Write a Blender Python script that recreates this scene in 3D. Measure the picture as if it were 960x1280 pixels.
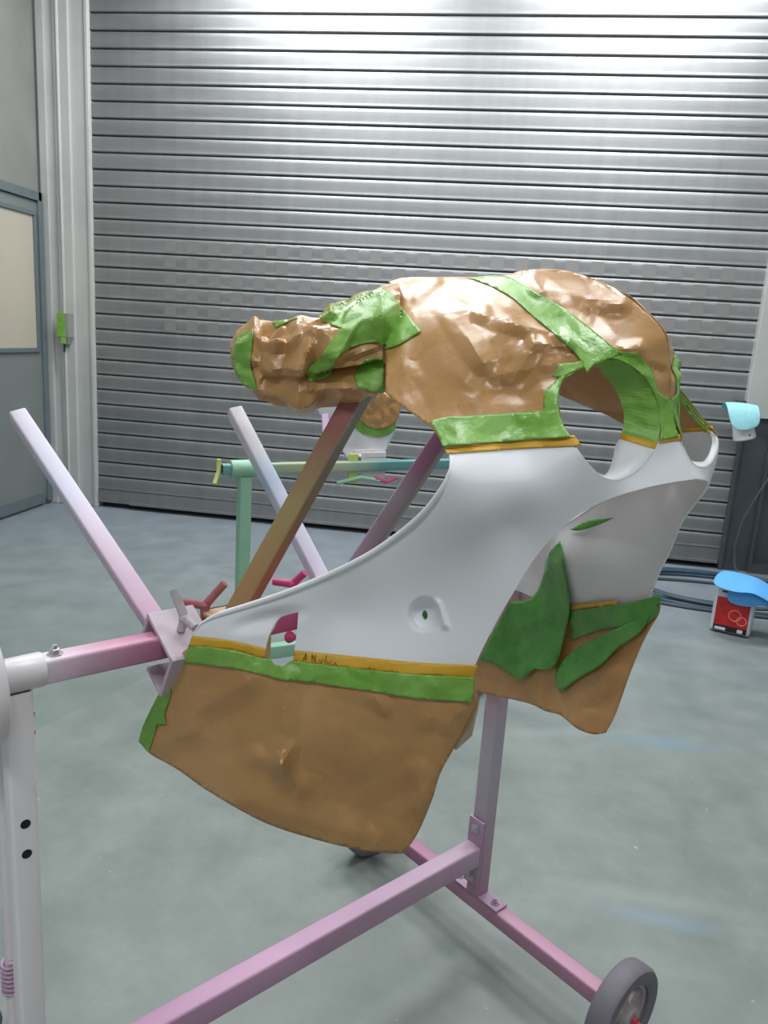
import bpy, bmesh, math, random
import numpy as np
from mathutils import Vector, Matrix, noise
from mathutils.geometry import delaunay_2d_cdt
from mathutils.bvhtree import BVHTree

for o in list(bpy.data.objects): bpy.data.objects.remove(o, do_unlink=True)
scene = bpy.context.scene
COL = scene.collection
random.seed(7)

# ------------------------------------------------------------------ camera
FPX = 960.0
YAW, PITCH, ROLL = -.1377, .2236, .0648
CAM = np.array([2.8477, -5.1924, 1.3549])
fw = np.array([math.sin(YAW)*math.cos(PITCH), math.cos(YAW)*math.cos(PITCH), -math.sin(PITCH)])
_r = np.array([math.cos(YAW), -math.sin(YAW), 0.]); _u = np.cross(_r, fw)
cr = math.cos(ROLL)*_r + math.sin(ROLL)*_u
cu = -math.sin(ROLL)*_r + math.cos(ROLL)*_u
cd = bpy.data.cameras.new('camera'); co = bpy.data.objects.new('camera', cd); COL.objects.link(co)
cd.sensor_fit = 'VERTICAL'; cd.sensor_height = 24.0; cd.lens = FPX/1280*24.0; cd.clip_start = .02
co.matrix_world = Matrix(((cr[0], cu[0], -fw[0], CAM[0]), (cr[1], cu[1], -fw[1], CAM[1]), (cr[2], cu[2], -fw[2], CAM[2]), (0, 0, 0, 1)))
scene.camera = co

# ------------------------------------------------------------------ world, lamps, exposure
w = bpy.data.worlds.new('daylight'); scene.world = w; w.use_nodes = True
w.node_tree.nodes['Background'].inputs[0].default_value = (.86, .94, 1.0, 1)
w.node_tree.nodes['Background'].inputs[1].default_value = .50
vs = scene.view_settings
vs.view_transform = 'Standard'; vs.look = 'None'; vs.gamma = 1.0; vs.use_curve_mapping = False
vs.exposure = -0.10
LAMPS = [(1.4, -.9, 4.05), (3.6, -.9, 4.05), (1.4, -3.1, 4.05), (3.6, -3.1, 4.05), (1.4, -6.2, 4.05), (3.6, -6.2, 4.05)]
LAMP_W = [70., 70., 44., 44., 28., 28.]
for (x, y, z), lamp_power in zip(LAMPS, LAMP_W):
    ld = bpy.data.lights.new('tube_light', 'AREA'); ld.shape = 'RECTANGLE'; ld.size = 1.3; ld.size_y = .36
    ld.energy = lamp_power; ld.color = (.95, .98, 1.0)
    lo = bpy.data.objects.new('tube_light', ld); COL.objects.link(lo); lo.location = (x, y, z-.075)

# ------------------------------------------------------------------ pixel helpers
def ray(x, y): return fw + cr*(x-480)/FPX - cu*(y-640)/FPX
def at(x, y, d): return CAM + ray(x, y)*d
def on_z(x, y, h):
    d = ray(x, y); return CAM + d*((h-CAM[2])/d[2])
def on_y(x, y, Y=0.):
    d = ray(x, y); return CAM + d*((Y-CAM[1])/d[1])
def on_x(x, y, X):
    d = ray(x, y); return CAM + d*((X-CAM[0])/d[0])
def proj(P):
    d = np.asarray(P)-CAM; z = d@fw; return 480+FPX*(d@cr)/z, 640-FPX*(d@cu)/z, z

# ------------------------------------------------------------------ object helpers
def tag(o, label=None, cat=None, group=None, kind=None):
    if label: o['label'] = label
    if cat: o['category'] = cat
    if group: o['group'] = group
    if kind: o['kind'] = kind
    return o
def empty(name, loc, label, cat, group=None):
    o = bpy.data.objects.new(name, None); COL.objects.link(o); o.location = loc; o.empty_display_size = .05
    tag(o, label, cat, group); return o
def link(name, me, mat, parent=None, smooth=False):
    o = bpy.data.objects.new(name, me); COL.objects.link(o)
    if mat is not None and not me.materials: me.materials.append(mat)
    if parent is not None:
        o.parent = parent; o.matrix_parent_inverse = root_inv(parent)
    if smooth: me.polygons.foreach_set('use_smooth', [True]*len(me.polygons))
    return o
def world_of(o):
    m = o.matrix_basis.copy()
    if o.parent: m = world_of(o.parent) @ o.matrix_parent_inverse @ m
    return m
def root_inv(o): return world_of(o).inverted()
def mesh_from(verts, faces, name='mesh'):
    me = bpy.data.meshes.new(name); me.from_pydata([tuple(map(float, v)) for v in verts], [], faces); me.update(); return me
class MB:
    def __init__(s): s.v = []; s.f = []
    def add(s, v, f):
        n = len(s.v); s.v += [tuple(map(float, p)) for p in v]; s.f += [tuple(i+n for i in q) for q in f]; return s
    def box(s, c, h, R=None):
        R = R or Matrix.Identity(3); c = Vector(c); vs = []
        for sx in (-1, 1):
            for sy in (-1, 1):
                for sz in (-1, 1): vs.append(c + R @ Vector((sx*h[0], sy*h[1], sz*h[2])))
        return s.add(vs, [(0, 1, 3, 2), (4, 6, 7, 5), (0, 4, 5, 1), (2, 3, 7, 6), (0, 2, 6, 4), (1, 5, 7, 3)])
    def tube(s, pts, r, n=10, cap=True):
        pts = [Vector(p) for p in pts]; rs = r if isinstance(r, (list, tuple)) else [r]*len(pts)
        rings = []; up = None
        for i, p in enumerate(pts):
            t = (pts[min(i+1, len(pts)-1)] - pts[max(i-1, 0)]).normalized()
            if up is None:
                up = Vector((0, 0, 1)) if abs(t.z) < .9 else Vector((1, 0, 0))
            a = t.cross(up).normalized(); b = a.cross(t).normalized(); up = b
            rings.append([p + (a*math.cos(2*math.pi*k/n) + b*math.sin(2*math.pi*k/n))*rs[i] for k in range(n)])
        f = []
        for i in range(len(rings)-1):
            for k in range(n): f.append((i*n+k, i*n+(k+1) % n, (i+1)*n+(k+1) % n, (i+1)*n+k))
        if cap: f += [tuple(reversed(range(n))), tuple(range((len(rings)-1)*n, len(rings)*n))]
        return s.add([q for R in rings for q in R], f)
    def lathe(s, prof, o, axis, n=32):
        axis = Vector(axis).normalized(); o = Vector(o); a = axis.orthogonal().normalized(); b = axis.cross(a)
        vs = []; m = len(prof)
        for k in range(n):
            c, q = math.cos(2*math.pi*k/n), math.sin(2*math.pi*k/n)
            for (r, h) in prof: vs.append(o + axis*h + (a*c + b*q)*r)
        f = []
        for k in range(n):
            for i in range(m-1): f.append((k*m+i, ((k+1) % n)*m+i, ((k+1) % n)*m+i+1, k*m+i+1))
        return s.add(vs, f)
    def build(s, name, mat, parent=None, smooth=False, bevel=0):
        me = mesh_from(s.v, s.f, name)
        bm = bmesh.new(); bm.from_mesh(me); bmesh.ops.recalc_face_normals(bm, faces=bm.faces); bm.to_mesh(me); bm.free()
        o = link(name, me, mat, parent, smooth)
        if bevel:
            b = o.modifiers.new('bevel', 'BEVEL'); b.width = bevel; b.segments = 2; b.limit_method = 'ANGLE'
        if smooth:
            try: me.set_sharp_from_angle(angle=math.radians(40))
            except Exception: pass
        return o

# ------------------------------------------------------------------ materials
def srgb(r, g, b):
    f = lambda c: (c/255/12.92) if c/255 <= .04045 else ((c/255+.055)/1.055)**2.4
    return (f(r), f(g), f(b), 1)
class NT:
    def __init__(s, name):
        s.m = bpy.data.materials.new(name); s.m.use_nodes = True; s.t = s.m.node_tree; s.n = s.t.nodes; s.l = s.t.links
        s.b = s.n['Principled BSDF']
    def new(s, t, **kw):
        o = s.n.new(t)
        for k, v in kw.items(): setattr(o, k, v)
        return o
    def coords(s, kind='Object', scale=(1, 1, 1)):
        tc = s.new('ShaderNodeTexCoord'); mp = s.new('ShaderNodeMapping'); mp.inputs['Scale'].default_value = scale
        s.l.new(tc.outputs[kind], mp.inputs[0]); return mp.outputs[0]
    def noise(s, vec, scale, detail=4, rough=.55):
        t = s.new('ShaderNodeTexNoise'); t.inputs['Scale'].default_value = scale; t.inputs['Detail'].default_value = detail
        t.inputs['Roughness'].default_value = rough; s.l.new(vec, t.inputs['Vector']); return t.outputs[0]
    def ramp(s, fac, stops):
        r = s.new('ShaderNodeValToRGB'); e = r.color_ramp.elements
        while len(e) < len(stops): e.new(.5)
        for el, (p, c) in zip(e, stops): el.position = p; el.color = c
        s.l.new(fac, r.inputs[0]); return r.outputs[0]
    def mix(s, fac, a, b, mode='MIX'):
        m = s.new('ShaderNodeMix', data_type='RGBA', blend_type=mode)
        for sock, v in ((m.inputs[0], fac), (m.inputs[6], a), (m.inputs[7], b)):
            if hasattr(v, 'is_output'): s.l.new(v, sock)
            else: sock.default_value = v
        return m.outputs[2]
    def math(s, op, a, b=0., clamp=False):
        m = s.new('ShaderNodeMath', operation=op); m.use_clamp = clamp
        for sock, v in zip(m.inputs, (a, b)):
            if hasattr(v, 'is_output'): s.l.new(v, sock)
            else: sock.default_value = v
        return m.outputs[0]
    def bump(s, h, strength=.3, dist=.002):
        b = s.new('ShaderNodeBump'); b.inputs['Strength'].default_value = strength; b.inputs['Distance'].default_value = dist
        s.l.new(h, b.inputs['Height']); s.l.new(b.outputs[0], s.b.inputs['Normal'])
    def col(s, c):
        if hasattr(c, 'is_output'): s.l.new(c, s.b.inputs['Base Color'])
        else: s.b.inputs['Base Color'].default_value = c
    def set(s, rough=.5, metal=0., spec=.5):
        s.b.inputs['Roughness'].default_value = rough; s.b.inputs['Metallic'].default_value = metal
        s.b.inputs['Specular IOR Level'].default_value = spec; return s.m

def mat_plain(name, c, rough=.5, metal=0., var=.06, scale=12., bump=0., spec=.5):
    t = NT(name); v = t.coords(); n = t.noise(v, scale)
    lo = tuple(max(0, x*(1-var)) for x in c[:3])+(1,); hi = tuple(min(1, x*(1+var)) for x in c[:3])+(1,)
    t.col(t.ramp(n, [(.3, lo), (.7, hi)]))
    if bump: t.bump(t.noise(v, scale*6), bump, .001)
    return t.set(rough, metal, spec)

def mat_overspray(name, stops, L, rough=.5, jitter=.10, chips=True, side=None):
    """paint built up along a tube: colours follow the tube's own length (local z)"""
    t = NT(name); v = t.coords()
    sx = t.new('ShaderNodeSeparateXYZ'); t.l.new(v, sx.inputs[0])
    n = t.noise(v, 14, 3)
    f = t.math('ADD', t.math('DIVIDE', sx.outputs[2], L), t.math('MULTIPLY', t.math('SUBTRACT', n, .5), jitter*2))
    c = t.ramp(f, stops)
    if side:
        sn = t.new('ShaderNodeSeparateXYZ'); tcn = t.new('ShaderNodeTexCoord'); t.l.new(tcn.outputs['Normal'], sn.inputs[0])
        c = t.mix(t.math('GREATER_THAN', sn.outputs[0], .6), c, t.ramp(f, side))
    sp = t.noise(v, 160, 2); c = t.mix(t.math('MULTIPLY', t.math('GREATER_THAN', sp, .74), .18), c, (.75, .72, .76, 1))
    if chips:
        ch = t.noise(v, 38, 4, .7); c = t.mix(t.math('GREATER_THAN', ch, .735), c, (.09, .06, .07, 1))
    t.col(c); t.bump(t.noise(v, 90, 3), .25, .001)
    return t.set(rough)

def mat_floor():
    t = NT('floor_coating'); tc = t.new('ShaderNodeNewGeometry'); v = tc.outputs['Position']
    n1 = t.noise(v, .9, 5, .6); n2 = t.noise(v, 5, 6, .65); n3 = t.noise(v, 60, 3, .6)
    sx = t.new('ShaderNodeSeparateXYZ'); t.l.new(v, sx.inputs[0])
    base = t.ramp(n2, [(.28, srgb(113, 122, 118)), (.5, srgb(126, 134, 129)), (.72, srgb(138, 145, 140))])
    # old bluish coat towards the shutter, edge of the newer coat is a straight masked line
    blue = t.ramp(n2, [(.28, srgb(118, 127, 139)), (.72, srgb(134, 143, 155))])
    # line through (1.40,-3.05) and (1.70,-2.30): side = (x-1.4)*0.75 - (y+3.05)*0.3
    side = t.math('SUBTRACT', t.math('MULTIPLY', t.math('SUBTRACT', sx.outputs[0], 1.42), .58), t.math('MULTIPLY', t.math('ADD', sx.outputs[1], 3.05), .20))
    old = t.math('LESS_THAN', side, 0.)
    near = t.math('DIVIDE', t.math('SUBTRACT', -1.5, sx.outputs[1]), 1.3, True)
    bl = t.math('SUBTRACT', 1.0, t.math('DIVIDE', t.math('ADD', t.math('MULTIPLY', sx.outputs[1], -1), t.math('MULTIPLY', n1, 1.2)), 3.4), True)
    c = t.mix(bl, base, blue)
    c = t.mix(t.math('MULTIPLY', t.math('MULTIPLY', old, near), .55), c, srgb(112, 126, 122))
    c = t.mix(t.math('MULTIPLY', t.math('GREATER_THAN', t.noise(v, 7.5, 8, .75), .62), .30), c, srgb(112, 126, 121))
    c = t.mix(t.math('MULTIPLY', t.math('GREATER_THAN', t.noise(v, 24, 4, .7), .70), .55), c, srgb(178, 186, 183))
    c = t.mix(t.math('MULTIPLY', t.math('GREATER_THAN', n3, .72), .3), c, srgb(98, 112, 108))
    # blue and pale paint smears on the right
    def smear(cx, cy, ang, lx, ly, colr, amt, c):
        mp = t.new('ShaderNodeMapping'); mp.vector_type = 'TEXTURE'
        mp.inputs['Location'].default_value = (cx, cy, 0); mp.inputs['Rotation'].default_value = (0, 0, ang); mp.inputs['Scale'].default_value = (lx, ly, 1)
        t.l.new(v, mp.inputs[0]); ln = t.new('ShaderNodeVectorMath', operation='LENGTH')
        s2 = t.new('ShaderNodeVectorMath', operation='MULTIPLY'); t.l.new(mp.outputs[0], s2.inputs[0]); s2.inputs[1].default_value = (1, 1, 0)
        t.l.new(s2.outputs[0], ln.inputs[0])
        m = t.math('SUBTRACT', 1.15, t.math('ADD', ln.outputs['Value'], t.math('MULTIPLY', n2, .5)), True)
        return t.mix(t.math('MULTIPLY', m, amt, True), c, colr)
    c = smear(3.36, -3.47, -.03, .20, .05, srgb(130, 148, 160), .8, c)
    c = smear(3.36, -3.40, -.03, .38, .05, srgb(156, 166, 160), .4, c)
    c = smear(3.55, -2.55, .1, .3, .09, srgb(120, 146, 160), .7, c)
    c = smear(3.1, -2.6, .3, .5, .06, srgb(152, 163, 160), .45, c)
    t.col(c); t.l.new(t.ramp(n2, [(.3, (.34, .34, .34, 1)), (.7, (.52, .52, .52, 1))]), t.b.inputs['Roughness'])
    t.bump(t.math('ADD', n2, t.math('MULTIPLY', n3, .3)), .12, .004)
    t.b.inputs['Specular IOR Level'].default_value = .35
    return t.m

def mat_shutter():
    t = NT('galvanised_slat'); tc = t.new('ShaderNodeNewGeometry'); v = tc.outputs['Position']
    mp = t.new('ShaderNodeMapping'); mp.inputs['Scale'].default_value = (.55, 1, 5); t.l.new(v, mp.inputs[0])
    mv = t.new('ShaderNodeMapping'); mv.inputs['Scale'].default_value = (9, 1, .25); t.l.new(v, mv.inputs[0])
    n = t.noise(mp.outputs[0], 2.2, 5, .6); nv = t.noise(mv.outputs[0], 1.5, 4, .6)
    c = t.mix(.35, t.ramp(n, [(.3, (.27, .275, .28, 1)), (.7, (.34, .345, .345, 1))]), t.ramp(nv, [(.3, (.25, .255, .26, 1)), (.75, (.38, .38, .38, 1))]))
    t.col(c); t.l.new(t.ramp(n, [(.3, (.44, .44, .44, 1)), (.7, (.56, .56, .56, 1))]), t.b.inputs['Roughness'])
    t.b.inputs['Metallic'].default_value = .8
    t.bump(t.noise(mp.outputs[0], 9, 3), .06, .004)
    return t.m

def mat_paper(name='kraft_paper'):
    t = NT(name); v = t.coords(); n = t.noise(v, 9, 5); fib = t.noise(t.coords(scale=(1, 1, 6)), 120, 3)
    c = t.ramp(n, [(.25, srgb(176, 128, 74)), (.75, srgb(200, 154, 98))])
    c = t.mix(.15, c, t.ramp(fib, [(.3, srgb(146, 102, 54)), (.7, srgb(200, 156, 104))]))
    t.col(c)
    t.l.new(t.ramp(t.noise(v, 14, 3), [(.35, (.25, .25, .25, 1)), (.65, (.40, .40, .40, 1))]), t.b.inputs['Roughness'])
    vor = t.new('ShaderNodeTexVoronoi'); vor.feature = 'DISTANCE_TO_EDGE'; vor.inputs['Scale'].default_value = 16
    t.l.new(t.mix(.12, v, t.noise(v, 12, 3)), vor.inputs['Vector'])
    t.bump(t.math('ADD', t.math('MULTIPLY', vor.outputs[0], .5), t.math('MULTIPLY', t.noise(v, 30, 4), .4)), .35, .006)
    t.b.inputs['Specular IOR Level'].default_value = .7
    return t.m

def mat_tape(name, lo, hi, rough=.32, wr=1.0):
    t = NT(name); v = t.coords(); n = t.noise(v, 16, 5, .65)
    t.col(t.ramp(n, [(.3, lo), (.7, hi)]))
    t.l.new(t.ramp(n, [(.3, (rough-.06,)*3+(1,)), (.7, (rough+.14,)*3+(1,))]), t.b.inputs['Roughness'])
    wv = t.noise(t.coords(scale=(1, 1, 1)), 42, 5, .7)
    t.bump(wv, .45*wr, .004)
    t.b.inputs['Specular IOR Level'].default_value = .6
    return t.m

M = {}
M['floor'] = mat_floor()
M['slat'] = mat_shutter()
M['pane'] = mat_plain('cloudy_pane', (.365, .35, .345, 1), .42, .7, .10, 3.)
M['gap'] = mat_plain('shutter_shadow_gap', (.03, .032, .035, 1), .7)
M['panel_metal'] = mat_plain('grey_wall_panel', srgb(146, 148, 144), .42, .25, .07, 3.)
M['door_metal'] = mat_plain('grey_door', srgb(132, 138, 136), .42, .25, .07, 2.5)
M['jamb'] = mat_plain('pale_jamb', srgb(194, 195, 192), .38, .25, .06, 3.)
M['dark_jamb'] = mat_plain('dark_steel', srgb(88, 94, 98), .38, .45, .10, 3.)
M['trim'] = mat_plain('trim_grey', srgb(112, 124, 128), .4, .3, .06)
M['frost'] = mat_plain('frosted_pane', srgb(186, 178, 162), .22, 0, .06, 1.2)
M['ceil'] = mat_plain('ceiling_white', srgb(205, 208, 208), .6)
M['white'] = mat_plain('white_primer', srgb(232, 233, 236), .42, 0, .012, 3., spec=.4)
M['paper'] = mat_paper()
M['green'] = mat_tape('green_masking_tape', srgb(104, 158, 50), srgb(138, 186, 84))
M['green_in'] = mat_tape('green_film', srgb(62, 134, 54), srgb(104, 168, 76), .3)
M['yellow'] = mat_tape('yellow_fine_tape', srgb(206, 156, 34), srgb(226, 176, 52), .45, .3)
M['pencil'] = mat_plain('pencil', srgb(88, 66, 34), .7)
M['stand_pink'] = mat_overspray('stand_paint', [(0., srgb(150, 120, 146)), (.5, srgb(192, 160, 184)), (1., srgb(176, 150, 176))], 1.)
M['stand_white'] = mat_plain('white_stand_paint', srgb(222, 216, 220), .32, 0, .03)
M['bolt'] = mat_plain('zinc_bolt', srgb(190, 186, 190), .3, .6)
M['hole'] = mat_plain('bolt_hole', (.01, .01, .01, 1), .8)
M['tyre'] = mat_plain('grey_rubber', srgb(112, 108, 116), .6, 0, .08, 30)
M['hub'] = mat_plain('wheel_hub', srgb(170, 160, 160), .5, 0, .1, 40)
M['red_paint'] = mat_plain('red_paint', srgb(170, 60, 76), .5)
M['clamp_grey'] = mat_overspray('clamp_paint', [(0., srgb(120, 126, 120)), (.5, srgb(176, 170, 170)), (1., srgb(196, 180, 190))], .1)
M['tan'] = mat_plain('tan_clamp', srgb(196, 160, 124), .5, 0, .12)
M['wing_grey'] = mat_plain('grey_wing_bolt', srgb(184, 176, 180), .45, 0, .1, 40)
M['wing_red'] = mat_plain('dusty_red_wing_bolt', srgb(160, 96, 100), .5, 0, .15, 40)
M['wing_pink'] = mat_plain('pink_wing_bolt', srgb(196, 72, 124), .45, 0, .12, 40)
M['mint'] = mat_plain('mint_paint', srgb(142, 186, 160), .45, 0, .08, 8)
M['blue_cloth'] = mat_plain('blue_wipe', srgb(92, 168, 232), .8, 0, .05, 40, .3)
M['aqua_cloth'] = mat_plain('aqua_wipe', srgb(158, 218, 226), .8, 0, .06, 40, .3)
M['plastic'] = mat_plain('white_plastic', srgb(222, 222, 222), .35, 0, .03)
M['tin'] = mat_plain('pale_tin', srgb(196, 204, 212), .35, .2, .04)
M['label_red'] = mat_plain('label_red', srgb(186, 30, 36), .4, 0, .25, 25)
M['label_black'] = mat_plain('label_black', srgb(36, 22, 26), .4)
M['label_pink'] = mat_plain('label_pale_red', srgb(222, 110, 104), .4, 0, .1, 40)
M['hose'] = mat_plain('blue_hose', srgb(60, 80, 98), .4, 0, .1, 10)
M['hose2'] = mat_plain('grey_hose', srgb(74, 82, 90), .4, 0, .1, 10)

# ------------------------------------------------------------------ the room
W_SH = 4.38; H_ROOM = 4.15; SL = .105; XL = -.37; XR = 5.1; YB = -8.6
def structure(name, mb, mat, **k):
    o = mb.build(name, mat, **k); tag(o, kind='structure'); return o
fl = MB(); fl.add([(XL-.3, YB-3, 0), (XR+.3, YB-3, 0), (XR+.3, .35, 0), (XL-.3, .35, 0), (XL-.3, YB-3, -.08), (XR+.3, YB-3, -.08), (XR+.3, .35, -.08), (XL-.3, .35, -.08)],
                  [(0, 1, 2, 3), (7, 6, 5, 4), (0, 4, 5, 1), (1, 5, 6, 2), (2, 6, 7, 3), (3, 7, 4, 0)])
structure('floor', fl, M['floor'])
structure('ceiling', MB().box(((XL+XR)/2, (YB+.3)/2, H_ROOM+.05), ((XR-XL)/2+.3, (.3-YB)/2, .05)), M['ceil'])
# roller shutter
sh = MB().box((W_SH/2, .075, 2.05), (W_SH/2+.04, .012, 2.05)).build('door_1', M['gap'])
tag(sh, 'tall grey metal roller shutter of horizontal slats', None, kind='structure')
def slat_mesh(h):
    p = [(.022, .0), (.022, .003), (-.002, .006), (-.0065, .010), (-.0072, .014), (-.0052, .019), (-.0050, .030), (-.0054, .052), (-.0050, .080), (-.0040, h-.007), (-.001, h-.003), (.022, h-.002)]
    vs = []; f = []; m = len(p)
    for x in (0., W_SH):
        for (y, z) in p: vs.append((x, y, z))
    for i in range(m-1): f.append((i, i+1, m+i+1, m+i))
    me = mesh_from(vs, f, 'slat'); me.materials.append(M['slat']); me.polygons.foreach_set('use_smooth', [True]*len(me.polygons))
    try: me.set_sharp_from_angle(angle=math.radians(50))
    except Exception: pass
    return me
sme = slat_mesh(SL)
# slat 0 of the fit has its lower joint at z = 31.15*SL above the floor
Z0 = 31.20*SL
pm = MB().box((0, 0, 0), (.041, .003, .036)); pme = mesh_from(pm.v, pm.f, 'pane'); pme.materials.append(M['pane'])
slats = []
for k in range(-8, 31):
    z = Z0 - k*SL
    o = bpy.data.objects.new('slat', sme); COL.objects.link(o); o.location = (0, random.uniform(-.0015, .0015), z); o.rotation_euler = (random.uniform(-.012, .012), 0, 0)
    o.parent = sh; slats.append((k, o))
    if 15 <= k+1 <= 20:
        x = .552
        while x < W_SH-.15:
            p = bpy.data.objects.new('pane', pme); COL.objects.link(p); p.parent = o; p.location = (x, -.0032, .056); x += .1572
bb = MB().box((W_SH/2, .01, .085), (W_SH/2, .022, .046)); bb.box((W_SH/2+.12, -.018, .046), (W_SH/2-.13, .014, .008))
b0 = bb.build('bottom_rail', M['slat'], sh)
structure('wall_back', MB().box(((XL+XR)/2, .28, H_ROOM/2), ((XR-XL)/2+.3, .1, H_ROOM/2)), M['panel_metal'])
# left jamb with pilaster ribs
jl = MB().box((-.185, .04, H_ROOM/2), (.183, .05, H_ROOM/2)); jl.box((-.195, -.02, H_ROOM/2), (.055, .012, H_ROOM/2)); jl.box((-.335, -.02, H_ROOM/2), (.03, .02, H_ROOM/2))
jl.box((-.02, -.014, H_ROOM/2), (.014, .012, H_ROOM/2))
structure('trim_1', jl, M['jamb'], bevel=.006)
cd_ = MB().tube([(-.215, -.036, .0), (-.215, -.036, H_ROOM)], .010, 8); structure('trim_2', cd_, M['jamb'], smooth=True)
# left wall with a door in it
structure('wall_left', MB().box((XL-.06, (YB-.04)/2, H_ROOM/2), (.05, (-YB-.04)/2, H_ROOM/2)), M['panel_metal'])
dr = MB().box((XL-.003, -.62, 1.075), (.012, .52, 1.02)); do = dr.build('door_2', M['door_metal']); tag(do, 'grey steel side door with a frosted window', None, kind='structure')
fm = MB()
for (y0, y1, z0, z1) in ((-1.2, -.06, 2.10, 2.16), (-.10, -.05, .03, 2.16), (-1.2, -1.14, .03, 2.16)): fm.box((XL+.012, (y0+y1)/2, (z0+z1)/2), (.016, (y1-y0)/2, (z1-z0)/2))
fm.build('door_frame', M['trim'], do, bevel=.004)
wf = MB()
WY0, WY1, WZ0, WZ1 = -1.02, -.16, 1.13, 2.00
for (y0, y1, z0, z1) in ((WY0-.03, WY1+.03, WZ1, WZ1+.03), (WY0-.03, WY1+.03, WZ0-.03, WZ0), (WY0-.03, WY0, WZ0, WZ1), (WY1, WY1+.03, WZ0, WZ1)): wf.box((XL+.014, (y0+y1)/2, (z0+z1)/2), (.014, (y1-y0)/2, (z1-z0)/2))
wfo = wf.build('window_frame', M['trim'], do, bevel=.003)
MB().box((XL+.012, (WY0+WY1)/2, (WZ0+WZ1)/2), (.003, (WY1-WY0)/2, (WZ1-WZ0)/2)).build('window_pane', M['frost'], do)
kp = MB().box((XL+.011, -.62, .06), (.004, .50, .04)); kp.build('kick_plate', M['trim'], do, bevel=.002)
structure('baseboard_left', MB().box((XL-.005, (YB-1.3)/2, .05), (.012, (-YB-1.3)/2, .05)), M['trim'])
# right jamb: pale box above, dark steel below
jr = MB().box((W_SH+.10, .03, .5), (.10, .05, .5)); jr.box((W_SH+.012, -.025, .5), (.012, .015, .5)); jr.box((W_SH+.19, -.03, .5), (.012, .02, .5))
structure('trim_3', jr, M['dark_jamb'], bevel=.004)
jr2 = MB().box((W_SH+.13, .0, 1.005+(H_ROOM-1.005)/2), (.13, .06, (H_ROOM-1.005)/2)); structure('trim_4', jr2, M['jamb'], bevel=.005)
rp = MB().box((W_SH+.46, .05, H_ROOM/2), (.26, .05, H_ROOM/2)); structure('trim_5', rp, M['dark_jamb'], bevel=.004)
structure('wall_right', MB().box((XR+.05, (YB)/2, H_ROOM/2), (.05, -YB/2, H_ROOM/2)), M['panel_metal'])
structure('baseboard_back', MB().box((W_SH+.42, -.02, .03), (.22, .03, .03)), M['dark_jamb'])
# ceiling lamps (housing and lit tube cover)
emi = NT('lamp_cover'); emi.col((.9, .9, .9, 1)); emi.b.inputs['Emission Color'].default_value = (.95, .98, 1, 1); emi.b.inputs['Emission Strength'].default_value = 5.0
for i, (x, y, z) in enumerate(LAMPS):
    e = empty('ceiling_lamp', (x, y, z), 'long white tube lamp fixed to the workshop ceiling', 'lamp', 'ceiling tube lamps')
    MB().box((x, y, z+.03), (.72, .23, .07)).build('housing', M['ceil'], e, bevel=.006)
    MB().box((x, y, z-.05), (.66, .19, .012)).build('light_cover', emi.m, e, bevel=.004)

# ------------------------------------------------------------------ small switch box on the left jamb
p0 = on_y(83, 410, -.05)
sb = empty('switch_box', (p0[0], -.036, p0[2]-.1), 'small grey switch box wrapped in green tape on pale jamb', 'switch box')
x, z = p0[0], p0[2]
mb = MB(); mb.add([(x-.045, -.032, z+.10), (x+.045, -.032, z+.10), (x+.045, -.032, z-.06), (x-.045, -.032, z-.06), (x-.045, -.085, z+.10), (x+.035, -.085, z+.10), (x+.035, -.085, z-.06), (x-.045, -.085, z-.06), (x-.02, -.032, z-.115), (x+.02, -.032, z-.115), (x+.02, -.07, z-.115), (x-.02, -.07, z-.115)],
              [(0, 1, 5, 4), (0, 4, 7, 3), (1, 2, 6, 5), (4, 5, 6, 7), (3, 7, 11, 8), (7, 6, 10, 11), (6, 2, 9, 10), (2, 3, 8, 9), (8, 11, 10, 9), (0, 3, 2, 1)])
mb.build('box_body', M['panel_metal'], sb, bevel=.003)
mt = MB().box((x-.018, -.088, z+.02), (.029, .002, .08)); mt.box((x-.047, -.06, z+.02), (.002, .027, .08)); mt.box((x-.005, -.082, z-.085), (.017, .010, .022)); mt.build('tape_wrap', M['green'], sb, bevel=.001)
MB().tube([(x-.012, -.06, z-.112), (x-.014, -.06, z-.165)], .007, 8).build('cable_end', M['gap'], sb)

# ------------------------------------------------------------------ paint stand
def square_tube(name, A, B, wx, wy, mat, parent, hint=(0, 0, 1), r=.005, hollow=True):
    A, B = Vector(A), Vector(B); L = (B-A).length; z = (B-A).normalized(); h = Vector(hint)
    x = (h - z*h.dot(z)).normalized(); y = z.cross(x)
    def ring(a, b, rr, zz):
        out = []
        for (sx, sy, a0) in ((1, 1, 0), (-1, 1, 90), (-1, -1, 180), (1, -1, 270)):
            for k in range(4):
                t = math.radians(a0 + 30*k); out.append((sx*(a-rr) + rr*math.cos(t), sy*(b-rr) + rr*math.sin(t), zz))
        return out
    n = 16; a, b = wx/2, wy/2; wl = .003
    rings = [ring(a, b, r, 0), ring(a, b, r, L)]
    if hollow:
        i = [ring(a-wl, b-wl, max(.001, r-wl), q) for q in (.03, 0)]; j = [ring(a-wl, b-wl, max(.001, r-wl), q) for q in (L, L-.03)]
        rings = i + rings + j
    vs = [p for R in rings for p in R]; f = []
    for q in range(len(rings)-1):
        for k in range(n): f.append((q*n+k, q*n+(k+1) % n, (q+1)*n+(k+1) % n, (q+1)*n+k))
    f += [tuple(reversed(range(n))), tuple(range((len(rings)-1)*n, len(rings)*n))]
    me = mesh_from(vs, f, name); o = link(name, me, mat, parent, True)
    try: me.set_sharp_from_angle(angle=math.radians(35))
    except Exception: pass
    o.matrix_basis = Matrix(((x.x, y.x, z.x, A.x), (x.y, y.y, z.y, A.y), (x.z, y.z, z.z, A.z), (0, 0, 0, 1)))
    return o
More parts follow.
